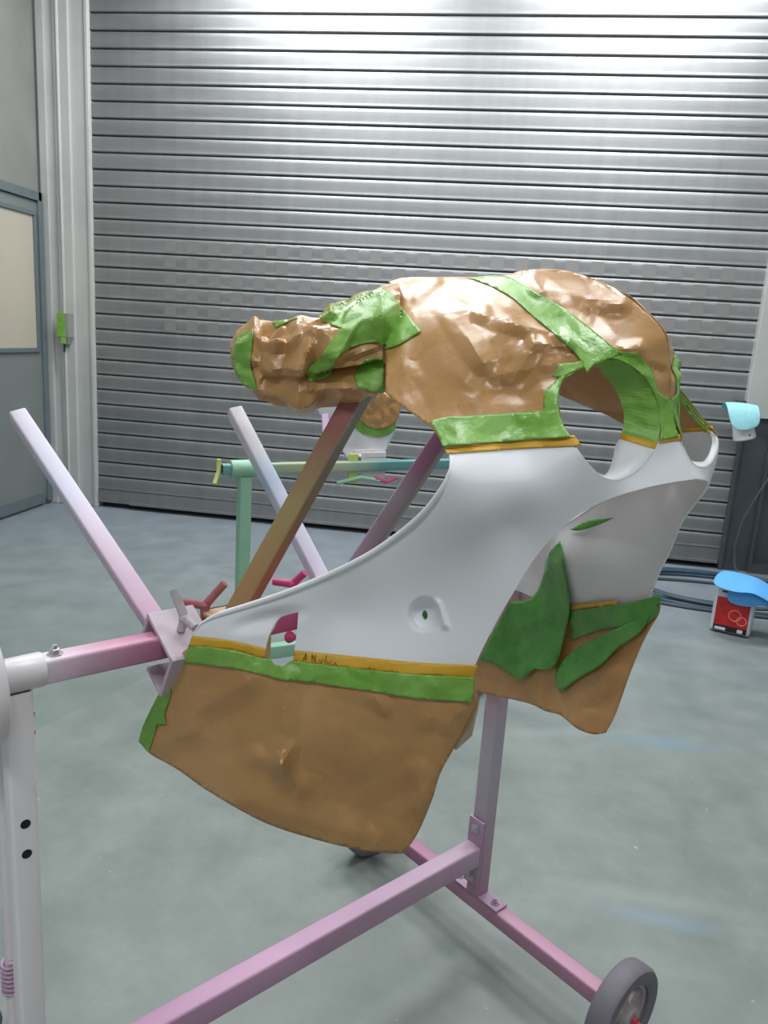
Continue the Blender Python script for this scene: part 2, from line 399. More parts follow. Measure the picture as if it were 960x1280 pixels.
def bolt(c, axis, parent, r=.009, h=.010, mat=None):
    m = MB(); m.lathe([(0, 0), (r*1.5, 0), (r*1.5, .002), (r, .002), (r*.95, h), (r*.55, h+.001), (r*.5, h+.005), (0, h+.005)], c, axis, 6)
    return m.build('bolt', mat or M['bolt'], parent)

ANG = math.radians(49.3)
bd = Vector((math.cos(ANG), math.sin(ANG), 0)); nd = Vector((math.sin(ANG), -math.cos(ANG), 0)); UP = Vector((0, 0, 1))
PR = Vector((2.905, -3.625, 0))
def S(l, n, z): return PR + bd*l + nd*n + UP*z
LP_ = -.971
stand = empty('paint_stand', S(-.5, 0, 0), 'pink and white square-tube paint stand on wheels carrying the masked fairing', 'stand')
square_tube('post', S(0, 0, .125), S(0, 0, .86), .038, .038, mat_overspray('post_paint', [(0, srgb(172, 128, 152)), (.3, srgb(176, 164, 180)), (.55, srgb(186, 178, 192)), (.8, srgb(226, 168, 190)), (1, srgb(222, 178, 196))], .74, .45, .05, False), stand, nd)
square_tube('post', S(LP_, 0, .125), S(LP_, 0, .885), .034, .034, mat_overspray('post_paint_pale', [(0, srgb(230, 222, 226)), (.5, srgb(244, 238, 242)), (1, srgb(246, 240, 244))], .74, .4, .06, False), stand, nd)
square_tube('spine_beam', S(LP_+.02, 0, .232), S(-.028, 0, .232), .05, .04, mat_overspray('spine_paint', [(0, srgb(186, 140, 172)), (.6, srgb(196, 158, 186)), (1, srgb(182, 160, 178))], .95, .5, .05, False), stand, UP)
for l in (0, LP_):
    square_tube('cross_bar', S(l, -.345, .1), S(l, .345, .1), .036, .036, mat_overspray('cross_paint', [(0, srgb(158, 100, 130)), (.5, srgb(174, 130, 152)), (1, srgb(186, 138, 164))], .69, .5, .06, False), stand, UP)
    MB().box(S(l, 0, .121), (.019, .075, .003), Matrix.Rotation(ANG, 3, 'Z')).build('foot_plate', M['stand_pink'], stand, bevel=.001)
    for q in (-.055, .055): bolt(S(l, q, .124), UP, stand, .007, .006, M['stand_pink'])
    for s in (-1, 1):
        k_ = 1. if l == 0 else .45; c = S(l, s*(.385 if s > 0 else .372), .1*k_); wh = MB()
        wh.lathe([(.066, -.019), (.078, -.024), (.095, -.022), (.0995, -.016), (.1, 0), (.0995, .016), (.095, .022), (.078, .024), (.066, .019), (.066, -.019)], c, nd, 40); wh.v = [tuple(Vector(c) + (Vector(q)-Vector(c))*k_) for q in wh.v]
        wo = wh.build('wheel', M['tyre'], stand, True)
        hb = MB(); hb.lathe([(.0, -.024), (.022, -.024), (.024, -.012), (.024, .012), (.022, .026), (.0, .026)], c, nd, 20)
        hb.lathe([(.067, -.013), (.058, -.013), (.058, .013), (.067, .013)], c, nd, 36)
        for k in range(5):
            a = 2*math.pi*k/5 + .35; dv = bd*math.cos(a) + UP*math.sin(a); tv = nd
            R = Matrix((dv, tv, dv.cross(tv))).transposed(); hb.box(c + dv*.041, (.020, .006, .010), R)
        hb.v = [tuple(Vector(c) + (Vector(q)-Vector(c))*k_) for q in hb.v]; hb.build('hub', M['hub'], wo)
        ax = MB(); ax.lathe([(0, .026), (.010, .026), (.010, .034), (.006, .036), (.006, .046), (0, .046)], c, nd*s, 8); ax.build('axle_nut', M['red_paint'], wo)
for l, s in ((0, -1), (LP_, 1)):
    MB().box(S(l+s*.0245, 0, .235), (.003, .021, .082), Matrix.Rotation(ANG, 3, 'Z')).build('mount_plate', M['stand_pink'], stand, bevel=.001)
    for z in (.296, .172): bolt(S(l+s*.028, 0, z), bd*s, stand, .008, .006)
# rotating top bar, collars and end disc
ZB = .897
def zb(l): return .893 + .013*max(0., min(1., -l/.975))**2
square_tube('rotating_bar', S(LP_+.02, 0, zb(LP_)), S(-.06, 0, zb(0)), .034, .034, mat_overspray('bar_paint', [(0, srgb(222, 214, 222)), (.05, srgb(214, 188, 206)), (.10, srgb(196, 150, 172)), (.17, srgb(186, 116, 148)), (.24, srgb(192, 126, 156)), (.35, srgb(196, 96, 138)), (1, srgb(196, 120, 160))], .86, .45, .05), stand, UP)
for l, s in ((LP_, 1), (0, -1)):
    m = MB(); m.lathe([(.0, -.026), (.020, -.026), (.0225, -.024), (.023, .026), (.0215, .028), (.019, .028), (.019, .01), (0, .01)], S(l+s*.006, 0, zb(l)), bd*s, 28)
    m.build('collar', M['stand_white'], stand, True)
    m = MB(); m.lathe([(0, -.010), (.066, -.010), (.074, -.007), (.077, -.001), (.077, .008), (.074, .014), (.066, .017), (.02, .018), (0, .018)], S(l-s*.033, 0, zb(l)-.004), bd*-s, 48)
    m.build('end_disc', M['stand_white'], stand, True)
bolt(S(LP_+.050, .0, zb(-.93)+.0175), UP, stand, .007, .008)
for z in (.70, .655):
    m = MB(); m.lathe([(0, 0), (.0065, 0), (.0065, .0008), (0, .0008)], S(LP_, .0168, z), nd, 16); m.build('bolt_hole', M['hole'], stand)
    m = MB(); m.lathe([(0, 0), (.0065, 0), (.0065, .0008), (0, .0008)], S(LP_+.0168, 0, z), bd, 16); m.build('bolt_hole', M['hole'], stand)
# lock lever, its bracket and rod on the outside of the near post
LX = Vector(at(5, 1080, 1.07)); LX.z = 0
br = MB()
for z in (.828, .800): br.box(LX + bd*.016 + UP*z, (.030, .011, .0035), Matrix.Rotation(ANG, 3, 'Z'))
br.build('lock_bracket', M['stand_pink'], stand, bevel=.001)
rd = MB(); rd.tube([LX + UP*z for z in (.85, .6, .4, .2, .135)], .0062, 12); rd.build('lock_rod', M['stand_white'], stand, True)
sp = MB(); sp.tube([LX + UP*.395 + bd*.010*math.cos(t) + nd*.010*math.sin(t) + UP*(.0012*t) for t in np.linspace(0, 46, 150)], .0022, 6); sp.build('spring', M['stand_pink'], stand, True)

def wing_bolt(base, d0, t1, t2, r, mat, parent):
    m = MB(); base = Vector(base); k = base + Vector(d0)
    m.tube([base, base.lerp(k, .5), k], [r*.95, r*1.0, r*1.25], 10); m.tube([k, k.lerp(Vector(t1), .5), Vector(t1)], [r*1.05, r, r*.98], 10); m.tube([k, k.lerp(Vector(t2), .5), Vector(t2)], [r*1.05, r, r*.98], 10)
    m.lathe([(0, -r*1.3), (r*1.1, -r*.8), (r*1.45, 0), (r*1.1, r*.8), (0, r*1.3)], k, Vector(d0), 10)
    return m.build('wing_bolt', mat, parent, True)
V = lambda x, y, d: Vector(at(x, y, d))
# arms: foot pixel+depth, tip pixel+depth
arms = [((203, 792, 1.150), (23, 520, 1.40), .030, [(0, srgb(206, 160, 190)), (.12, srgb(216, 184, 206)), (.45, srgb(214, 200, 216)), (.6, srgb(206, 204, 222)), (1, srgb(202, 194, 206))], (.3, -.5, .6)),
        ((288, 782, 1.200), (459, 474, 1.17), .032, [(0, srgb(168, 128, 92)), (.25, srgb(160, 132, 88)), (.5, srgb(158, 140, 92)), (.66, srgb(148, 118, 88)), (.8, srgb(142, 90, 80)), (1, srgb(160, 78, 92))], (1, -.2, 0), [(0, srgb(186, 128, 96)), (.3, srgb(176, 122, 84)), (.5, srgb(150, 128, 92)), (.7, srgb(140, 134, 118)), (1, srgb(168, 168, 162))]),
        ((412, 745, 1.360), (293, 514, 1.50), .028, [(0, srgb(216, 208, 226)), (.45, srgb(204, 206, 226)), (.60, srgb(176, 192, 214)), (.75, srgb(206, 204, 214)), (1, srgb(208, 202, 204))], (.3, -.5, .6)),
        ((428, 735, 1.370), (566, 528, 1.33), .030, [(0, srgb(168, 140, 160)), (.35, srgb(176, 160, 178)), (.55, srgb(186, 178, 192)), (.75, srgb(176, 130, 164)), (1, srgb(170, 110, 150))], (1, -.2, 0), [(0, srgb(160, 140, 156)), (.4, srgb(168, 164, 160)), (1, srgb(158, 154, 148))])]
for a, b, wd, st, hint, *sd in arms:
    A, B = V(*a), V(*b)
    square_tube('support_arm', A, B, wd, wd, mat_overspray('arm_paint', st, (B-A).length, .5, .05, True, sd[0] if sd else None), stand, hint, .004)
# clamp brackets: bent plates that straddle the bar, a tan one and two greyish ones
def clamp(l, mat, wing_mat, parent, tip1, tip2, rootpx, rolla=0.):
    R = Matrix((bd, nd, UP)).transposed() @ Matrix.Rotation(rolla, 3, 'X')
    c = S(l, 0, zb(l)); m = MB()
    m.box(c + R @ Vector((0, .004, .0245)), (.036, .046, .0035), R)
    m.box(c + R @ Vector((0, .047, -.012)), (.036, .0035, .040), R)
    m.box(c + R @ Vector((0, .022, -.050)), (.036, .026, .0035), R)
    m.box(c + R @ Vector((0, -.039, .006)), (.036, .0035, .022), R)
    o = m.build('clamp_bracket', mat, parent, bevel=.0015)
    wing_bolt(V(*rootpx), V(*tip1[:3]) - V(*rootpx), V(*tip1[3]), V(*tip2), .0065, wing_mat, o)
    return o
clamp(-.748, M['clamp_grey'], M['wing_grey'], stand, (231, 773, 1.10, (217, 737, 1.10)), (244, 785, 1.09), (226, 788, 1.105), -.5)
clamp(-.655, M['tan'], M['wing_red'], stand, (256, 757, 1.185, (281, 729, 1.18)), (228, 752, 1.20), (256, 772, 1.185))
clamp(-.50, M['wing_pink'], M['wing_pink'], stand, (366, 730, 1.29, (381, 716, 1.28)), (342, 727, 1.30), (372, 744, 1.29))
jb = MB(); jb.tube([S(-.565, .02, zb(-.5)-.02), V(369, 797, 1.22)], [.010, .004], 10); jb.build('clamp_screw', M['wing_pink'], stand, True)

# ------------------------------------------------------------------ motorcycle fairing: frame of symmetry
FA = math.radians(-38.5)
FO = np.array([2.989, -4.138, 0.]); Fv = np.array([math.cos(FA), math.sin(FA), 0.]); Lv = np.array([-math.sin(FA), math.cos(FA), 0.])
def t_of_l(x, y, l):
    d = ray(x, y); return float(((FO + Lv*l - CAM)@Lv)/(d@Lv))
def fl_of(P): q = P-FO; return q@Fv, q@Lv, q[2]
def fworld(f, l, z): return FO + Fv*f + Lv*l + np.array([0, 0, z])
CT = []                                       # x, y, l
def cl(x, y, l): CT.append((x, y, l))
def cdp(x, y, d): CT.append((x, y, float((at(x, y, d)-FO)@Lv)))
for p in ((250, 785, 1.055), (172, 925, 1.17), (205, 850, 1.10), (250, 980, 1.12), (370, 1040, 1.08), (500, 1065, 1.07), (548, 960, 1.01), (595, 880, .968), (595, 832, .953),
          (370, 820, 1.03), (480, 830, .998), (400, 930, 1.03), (300, 880, 1.06), (330, 790, 1.035),
          (640, 740, .921), (690, 670, .886), (300, 760, 1.045), (370, 735, 1.02), (440, 705, 1.0), (500, 665, .962), (545, 622, .912),
          (540, 770, .984), (440, 770, 1.030), (640, 660, .898), (580, 700, .936), (600, 646, .890), (600, 614, .879), (660, 608, .863)): cdp(*p)
for p in ((562, 590, -.248), (540, 540, -.212), (480, 490, -.19), (505, 512, -.20), (740, 632, -.15), (800, 611, -.078), (868, 599, 0.),
          (858, 575, 0), (848, 550, 0), (841, 520, 0), (838, 490, 0), (838, 460, 0), (831, 420, 0), (802, 385, 0), (760, 356, 0), (690, 338, 0), (640, 341, 0), (600, 346, 0), (540, 347, -.012), (486, 353, -.03),
          (752, 597, -.142), (790, 594, -.082), (820, 558, -.034), (826, 535, -.024), (823, 508, -.027), (812, 480, -.035), (792, 459, -.055), (766, 448, -.082), (740, 453, -.11), (705, 470, -.138), (697, 505, -.158), (711, 545, -.172), (722, 563, -.176),
          (650, 562, -.190), (600, 480, -.162), (520, 440, -.15), (640, 400, -.115), (700, 420, -.10), (560, 390, -.105), (640, 470, -.145), (640, 515, -.166), (760, 400, -.045), (690, 372, -.055), (482, 420, -.13)): cl(*p)
class RBF:
    def __init__(s, pts, reg=2e-3):
        a = np.array(pts, float); s.p = a[:, :2]/100.; n = len(a)
        K = s.k(s.p[:, None]-s.p[None]); P = np.c_[np.ones(n), s.p]
        A = np.block([[K + reg*np.eye(n), P], [P.T, np.zeros((3, 3))]])
        s.c = np.linalg.solve(A, np.r_[a[:, 2], 0, 0, 0])
    def k(s, d):
        r2 = (d**2).sum(-1)+1e-12; return .5*r2*np.log(r2)
    def __call__(s, x, y):
        q = np.c_[np.atleast_1d(x), np.atleast_1d(y)]/100.
        return s.k(q[:, None]-s.p[None])@s.c[:-3] + s.c[-3] + q@s.c[-2:]
def far_l(f, l, z=1.): return -l + .05*max(0., min(1., (z-1.18)/.08))*max(0., min(1., -f/.1))*max(0., min(1., (-l-.02)/.1)) + .022*max(0., min(1., (1.15-z)/.1))*max(0., min(1., (-l-.08)/.12))*max(0., min(1., (f+.25)/.2)) - .10*max(0., min(1., (-f+.02)/.42))*max(0., min(1., (-l)/.25))
RN = RBF(CT)
FT = []
for (x, y, l) in CT:
    f, l2, z = fl_of(at(x, y, t_of_l(x, y, l)))
    Pf = fworld(f, far_l(f, l, z), z); q = proj(Pf)
    if y > 585 or l > -.001: FT.append((q[0], q[1], far_l(f, l, z)))
def creases(x, y, segs):
    h = 0.
    for (x0, y0, x1, y1, a, wd) in segs:
        dx, dy = x1-x0, y1-y0; t = ((x-x0)*dx + (y-y0)*dy)/(dx*dx+dy*dy); tt = max(0, min(1, t))
        d = math.hypot(x-x0-tt*dx, y-y0-tt*dy); fall = 1.0
        h += a*fall*max(0., 1-d/wd)
    return h
UPC = [(487, 352, 505, 372, .006, 10), (520, 372, 545, 352, .005, 9), (560, 372, 600, 392, .007, 16), (600, 392, 700, 420, .008, 17), (700, 420, 712, 428, .008, 13), (640, 478, 668, 428, .006, 15), (668, 428, 706, 434, .006, 12), (570, 400, 604, 452, .006, 20), (604, 452, 668, 440, .003, 20),
       (668, 352, 700, 380, .006, 16), (672, 360, 775, 380, .007, 17), (740, 382, 735, 400, -.004, 10), (775, 378, 735, 384, .004, 12), (775, 444, 828, 466, -.005, 10), (780, 436, 800, 434, .005, 12), (560, 355, 575, 398, -.004, 20), (500, 405, 505, 500, .003, 25), (620, 470, 700, 452, .003, 14), (590, 505, 620, 460, .003, 18)]
LOC = [(358, 850, 352, 955, .008, 22), (352, 955, 375, 985, .006, 18), (352, 955, 320, 945, .005, 16), (352, 955, 365, 935, .004, 12), (230, 900, 320, 846, .006, 26), (185, 935, 240, 915, .006, 22), (345, 930, 355, 980, .005, 14), (575, 890, 560, 905, .006, 18), (520, 965, 530, 1000, .006, 22), (535, 900, 590, 870, .004, 18), (470, 872, 480, 885, .004, 12), (505, 1060, 560, 920, .005, 24), (300, 1000, 480, 1050, .004, 30), (395, 870, 420, 1000, -.004, 40)]
class Facets:
    """flat folded facets: random heights on a jittered triangulation"""
    def __init__(s, x0, y0, x1, y1, sp, amp, seed):
        R = random.Random(seed); P = []; y = y0-2*sp; r = 0
        while y < y1+2*sp:
            x = x0-2*sp + (r % 2)*sp/2
            while x < x1+2*sp:
                P.append((x+R.uniform(-.42, .42)*sp, y+R.uniform(-.42, .42)*sp)); x += sp
            y += sp*.87; r += 1
        v, e, f, *_ = delaunay_2d_cdt([Vector(p) for p in P], [], [], 0, 1e-4)
        s.b = BVHTree.FromPolygons([Vector((p.x, p.y, R.uniform(-1, 1))) for p in v], [tuple(q) for q in f]); s.a = amp
    def __call__(s, x, y):
        h = s.b.ray_cast(Vector((x, y, 9)), Vector((0, 0, -1)))
        return s.a*h[0].z if h[0] is not None else 0.
FU1 = Facets(470, 320, 860, 570, 62, .0065, 11); FU2 = Facets(470, 320, 860, 570, 26, .0026, 5)
FL1 = Facets(160, 780, 620, 1080, 90, .0085, 3); FL2 = Facets(160, 780, 620, 1080, 34, .0026, 9)
FF1 = Facets(540, 660, 840, 930, 36, .0065, 21); FF2 = Facets(540, 660, 840, 930, 16, .0026, 8)
FTP = Facets(160, 320, 860, 1080, 13, .0017, 31)
def wrinkle(x, y, zone):
    p = Vector((x/60., y/60., 3.1))
    if zone == 'up':
        h = 1.3*creases(x, y, UPC) + FU1(x, y) + FU2(x, y)
    elif zone == 'low':
        h = 1.5*creases(x, y, LOC) + FL1(x, y) + FL2(x, y)
    elif zone == 'far':
        h = FF1(x, y) + FF2(x, y)
    elif zone == 'tape':
        h = .001 + FTP(x, y)
    else: h = 0.
    return h
def vent(x, y):
    """pressed fixing recess in the side panel: round bowl on the left, step on the right"""
    if not (500 < x < 575 and 735 < y < 805): return 0.
    ex, ey = (x-531)/20., (y-768)/21.; r = math.hypot(ex, ey)
    xr = 545 + (y-752)*.33
    bowl = max(0., min(1., (1.12-r)/.5)); bowl = bowl*bowl*(3-2*bowl)
    if x > xr-3: bowl *= max(0., 1-(x-(xr-3))/5.)
    up = max(0., 1-abs(x-xr-1.5)/7.)*max(0., min(1., (21-abs(y-768))/7.))
    return .016*bowl - .007*up
def scoop(x, y):
    d1 = max(0., 1-math.hypot((x-335)/60., (y-775-(335-x)*.22)/17.)); return .014*d1*d1*(3-2*d1)
def near(x, y, off=0., zone=None):
    l = min(0., float(RN(x, y)[0])); t = t_of_l(x, y, l)
    if zone == 'shell': t += vent(x, y) + scoop(x, y)
    elif zone: t -= wrinkle(x, y, zone)
    return CAM + ray(x, y)*(t-off)
def far(x, y, off=0., zone='far'):
    l = float(RF(x, y)[0]); t = t_of_l(x, y, l) - (wrinkle(x, y, zone) if zone else 0)
    return CAM + ray(x, y)*(t-off)

# ---- polygon in the photograph -> triangulated surface lifted onto the fairing
def catmull(poly, step, closed=True):
    P = [np.array(p, float) for p in poly]; n = len(P); out = []
    def corner(i):
        a, b, c = P[i-1], P[i], P[(i+1) % n]; u, v = b-a, c-b
        return (u@v)/(np.linalg.norm(u)*np.linalg.norm(v)+1e-9) < .72
    cs = [corner(i) for i in range(n)]
    for i in range(n if closed else n-1):
        p1, p2 = P[i], P[(i+1) % n]; p0 = P[i-1] if not cs[i] else 2*p1-p2; p3 = P[(i+2) % n] if not cs[(i+1) % n] else 2*p2-p1
        if not closed and i == 0: p0 = 2*p1-p2
        if not closed and i == n-2: p3 = 2*p2-p1
        m = max(1, int(np.linalg.norm(p2-p1)/step))
        for k in range(m):
            t = k/m; out.append(.5*((2*p1)+(-p0+p2)*t+(2*p0-5*p1+4*p2-p3)*t*t+(-p0+3*p1-3*p2+p3)*t**3))
    if not closed: out.append(P[-1])
    return np.array(out)
def inside(pts, poly):
    x, y = pts[:, 0], pts[:, 1]; r = np.zeros(len(pts), bool); j = len(poly)-1
    for i in range(len(poly)):
        xi, yi = poly[i]; xj, yj = poly[j]
        c = ((yi > y) != (yj > y)) & (x < (xj-xi)*(y-yi)/((yj-yi)+1e-12)+xi); r ^= c; j = i
    return r
def tri(poly, step, holes=(), fine=None, smooth=True):
    B = [catmull(poly, step) if smooth else catmull(poly, step)] + [catmull(h, min(step, 2.)) for h in holes]
    x0, y0 = B[0].min(0); x1, y1 = B[0].max(0)
    gx, gy = np.meshgrid(np.arange(x0, x1, step), np.arange(y0, y1, step*.866)); gx = gx + (np.arange(gx.shape[0]) % 2)[:, None]*step*.5
    G = np.c_[gx.ravel(), gy.ravel()]
    if fine:
        fx0, fy0, fx1, fy1, fs = fine
        G = G[~((G[:, 0] > fx0) & (G[:, 0] < fx1) & (G[:, 1] > fy0) & (G[:, 1] < fy1))]
        hx, hy = np.meshgrid(np.arange(fx0, fx1, fs), np.arange(fy0, fy1, fs)); G = np.r_[G, np.c_[hx.ravel(), hy.ravel()]]
    k = inside(G, B[0])
    for h in B[1:]: k &= ~inside(G, h)
    G = G[k]
    for b, lim in zip(B, [.5*step] + [.8]*len(holes)):
        if len(G): G = G[((G[:, None]-b[None])**2).sum(-1).min(1) > lim**2]
    verts = [Vector(p) for b in B for p in b] + [Vector(p) for p in G]
    edges = []; n = 0
    for b in B:
        m = len(b); edges += [(n+i, n+(i+1) % m) for i in range(m)]; n += m
    v, e, f, *_ = delaunay_2d_cdt(verts, edges, [], 0, 1e-4)
    V2 = np.array([(p.x, p.y) for p in v]); T = [tuple(q) for q in f]
    c = np.array([V2[list(q)].mean(0) for q in T]); k = inside(c, B[0])
    for h in B[1:]: k &= ~inside(c, h)
    return V2, [T[i] for i in range(len(T)) if k[i]]
def orient(me, flip=False):
    """normals towards the photographer's side"""
    bm = bmesh.new(); bm.from_mesh(me); c = Vector(CAM)
    for f in bm.faces:
        if (f.normal.dot(c-f.calc_center_median()) < 0) != flip: f.normal_flip()
    bm.to_mesh(me); bm.free()
def surf(name, poly, lift, mat, parent, step=4., holes=(), fine=None, thick=.0015, rims=(), label=None, offset=-1.):
    V2, T = tri(poly, step, holes, fine)
    vs = [lift(x, y) for x, y in V2]
    me = mesh_from(vs, T, name); orient(me)
    o = link(name, me, mat, parent, True)
    if mat in (M['paper'], M['green'], M['green_in']):
        try: me.set_sharp_from_angle(angle=math.radians(16))
        except Exception: pass
    if thick:
        s = o.modifiers.new('thickness', 'SOLIDIFY'); s.thickness = thick; s.offset = offset; s.use_even_offset = False
    if label: o['label'] = label
    return o
def mirrored(o, name, parent, mat=None, label=None):
    me = o.data.copy()
    for v in me.vertices:
        f, l, z = fl_of(np.array(v.co)); v.co = fworld(f, far_l(f, min(l, 0.), z), z)
    me.flip_normals()
    c = link(name, me, mat, parent, True)
    for m in o.modifiers:
        s = c.modifiers.new(m.name, m.type); s.thickness = m.thickness; s.offset = m.offset
    if label: c['label'] = label
    return c
def edge_bead(name, pts2, lift, r, mat, parent, mirror=False):
    pts = [lift(x, y) for x, y in catmull(pts2, 6, False)]
    if mirror:
        q = []
        for p in pts:
            f, l, z = fl_of(p); q.append(fworld(f, far_l(f, l, z), z))
        pts = q
    n_ = len(pts); return MB().tube(pts, [r*min(1., .15+.12*min(i, n_-1-i)) for i in range(n_)], 10).build(name, mat, parent, True)

fair = empty('motorcycle_fairing', tuple(fworld(-.2, 0, .60)), 'white primed motorcycle fairing masked with brown paper and green tape', 'fairing')
SH = lambda x, y: near(x, y, 0, 'shell')
rear_edge = [(562, 568), (563, 585), (553, 611), (531, 640), (500, 667), (460, 694), (410, 719), (360, 740), (310, 757), (272, 769), (250, 781), (240, 795)]
arch_edge = [(592, 836), (601, 815), (620, 778), (641, 742), (665, 703), (690, 672), (718, 647), (745, 631), (775, 619), (810, 609), (840, 603), (868, 599)]
hole_rim = [(705, 470), (698, 487), (697, 505), (702, 528), (711, 545), (722, 563), (735, 580), (752, 596), (770, 601), (790, 594), (808, 578), (820, 558), (826, 535), (823, 508), (812, 480), (792, 459), (766, 448), (740, 453), (718, 462)]
slot_l = [(331, 816), (334, 802), (340, 786), (350, 772), (373, 765)]
shell_poly = rear_edge + [(237, 803)] + [(290, 808)] + slot_l + [(371, 790), (367, 820), (450, 829), (520, 835)] + arch_edge + [(858, 575), (847, 546), (826, 550)] + [(820, 558), (808, 578), (790, 594), (770, 601), (752, 596), (735, 580), (722, 563), (718, 552), (640, 557)]
shell = surf('side_panel', shell_poly, SH, M['white'], fair, 5., holes=[[(527, 769), (528.5, 764), (531.5, 762.5), (534, 766), (534.5, 771), (532.5, 775), (529.5, 774.5)]], fine=(506, 742, 566, 796, 1.8), thick=.0035)
plain_poly = rear_edge + [(226, 850), (290, 858), (331, 862)] + slot_l[1:] + [(371, 790), (366, 868), (450, 877), (520, 882), (594, 880), (594, 838)] + arch_edge[1:] + shell_poly[shell_poly.index((858, 575)):]
plain = surf('side_panel', plain_poly, lambda x, y: near(x, y, 0, None), M['white'], fair, 6., thick=.0035)
fshell = mirrored(plain, 'side_panel', fair, None, 'far white side panel seen from inside'); bpy.data.objects.remove(plain, do_unlink=True)
for o_ in (shell, fshell):
    e_ = o_.modifiers.new('crisp_rim', 'EDGE_SPLIT'); e_.split_angle = math.radians(50)
edge_bead('rolled_edge', rear_edge, SH, .0042, M['white'], fair); edge_bead('rolled_edge', rear_edge, SH, .0042, M['white'], fair, True)
# upper paper hood, near half and far half
up_poly = [(482, 470), (481, 490), (505, 510), (532, 528), (548, 546), (556, 560), (640, 553), (720, 546), (711, 545), (702, 528), (697, 505), (698, 487), (705, 470), (718, 462), (740, 453), (766, 448), (792, 459), (812, 480), (823, 508), (826, 535), (825, 548), (847, 545), (841, 520), (838, 490), (838, 460), (831, 418), (802, 385), (760, 356), (722, 342), (690, 336), (655, 338), (630, 344), (600, 346), (540, 346), (505, 347), (486, 352), (482, 400)]
upaper = surf('masking_paper', up_poly, lambda x, y: near(x, y, .001, 'up'), M['paper'], fair, 3.4, thick=.0012, label='brown kraft paper over the top')
mirrored(upaper, 'masking_paper', fair)
# lower paper bag of the near panel
low_poly = [(232, 812), (290, 818), (331, 826), (350, 838), (367, 830), (450, 838), (520, 846), (591, 850), (596, 868), (594, 884), (584, 905), (566, 938), (550, 968), (540, 1000), (523, 1040), (507, 1063), (497, 1067), (455, 1063), (400, 1051), (330, 1028), (262, 990), (222, 962), (187, 942), (174, 926), (184, 900), (206, 852), (222, 822)]
lpaper = surf('masking_paper', low_poly, lambda x, y: near(x, y, .001, 'low'), M['paper'], fair, 4.5, thick=.0012, label='brown kraft paper over the lower panel')
# tuck of the paper behind the panel edge
MBt = MB(); e_ = ((596, 866), (595, 884), (585, 905), (568, 936)); g_ = ((600, 872), (597, 890), (590, 920), (570, 938)); dd_ = (.02, .05, .05, .01)
q = [near(x, y, .0, 'low') for (x, y) in e_]; w_ = [at(x, y, proj(p)[2] + k) for p, (x, y), k in zip(q, g_, dd_)]
MBt.add(q + w_, [(i, i+1, 5+i, 4+i) for i in range(3)]); tk = MBt.build('paper_tuck', M['paper'], fair, True); s_ = tk.modifiers.new('t', 'SOLIDIFY'); s_.thickness = .001
# lower tapes
NT_ = lambda off, zone='low': (lambda x, y: near(x, y, off + wrinkle(x, y, 'tape'), zone))
NTs = lambda off: (lambda x, y: near(x, y, off, 'shell'))
surf('yellow_tape', [(240, 795), (290, 801), (333, 811), (331, 825), (290, 814), (236, 807)], NTs(.0018), M['yellow'], fair, 4, thick=.0006)
surf('yellow_tape', [(368, 813), (450, 821), (520, 828), (597, 832), (592, 848), (520, 844), (450, 837), (366, 828)], NTs(.0018), M['yellow'], fair, 4, thick=.0006)
surf('green_tape', [(236, 806), (290, 813), (331, 823), (337, 822), (343, 830), (354, 833), (363, 826), (366, 826), (450, 836), (520, 843), (593, 847), (592, 862), (590, 878), (520, 873), (450, 862), (370, 851), (352, 850), (300, 837), (228, 828)], NT_(.0034), M['green'], fair, 3, thick=.0006)
surf('green_tape', [(206, 852), (213, 868), (206, 892), (208, 906), (196, 906), (186, 940), (173, 927), (181, 902)], NT_(.0034), M['green'], fair, 3, thick=.0006)
surf('green_tape', [(522, 768), (526, 759), (532, 756), (538, 762), (539, 772), (535, 780), (527, 779)], lambda x, y: near(x, y, -.026, None), M['green_in'], fair, 3, thick=.0006)
# pencil note on the yellow tape
def stroke(segs):
    m = MB()
    for s in segs: m.tube([near(x, y, .0034, 'shell') for x, y in s], .0004, 5)
    return m
pn = [[(378, 826), (383, 816)], [(383, 816), (382, 826)], [(379, 823), (383, 823)], [(390, 817), (390, 827)], [(394, 818), (394, 828)], [(390, 818), (394, 827)], [(399, 824), (401, 828), (404, 824)], [(408, 819), (406, 829)], [(408, 826), (411, 830), (414, 826)], [(416, 831), (419, 828), (421, 832)], [(462, 833), (462, 839)], [(481, 838), (482, 841)], [(487, 839), (489, 841)], [(495, 839), (495, 842)]]
tag(stroke(pn).build('pencil_note', M['pencil'], fair), kind='stuff')
# upper tapes
UT = lambda off: (lambda x, y: near(x, y, off + wrinkle(x, y, 'tape'), 'up'))
ty = surf('yellow_tape', [(553, 556), (600, 552), (640, 549), (718, 544), (727, 557), (700, 558), (640, 561), (559, 567)], lambda x, y: near(x, y, .0022, None), M['yellow'], fair, 4, thick=.0006)
tg = surf('green_tape', [(537, 526), (560, 521), (600, 519), (679, 513), (680, 492), (690, 480), (704, 468), (698, 487), (697, 505), (702, 528), (713, 546), (640, 551), (553, 558), (546, 541)], UT(.0028), M['green'], fair, 3, thick=.0006)
surf('green_tape', [(585, 347), (632, 345), (666, 363), (704, 385), (732, 405), (756, 425), (778, 442), (752, 452), (742, 456), (734, 466), (722, 445), (694, 418), (663, 392), (640, 372), (612, 357)], UT(.0036), M['green'], fair, 3, thick=.0006)
tr = surf('green_tape', [(742, 452), (766, 440), (795, 441), (815, 462), (824, 490), (838, 500), (843, 525), (848, 546), (826, 550), (826, 535), (823, 508), (812, 480), (792, 459), (766, 448)], UT(.0026), M['green'], fair, 3, thick=.0006)
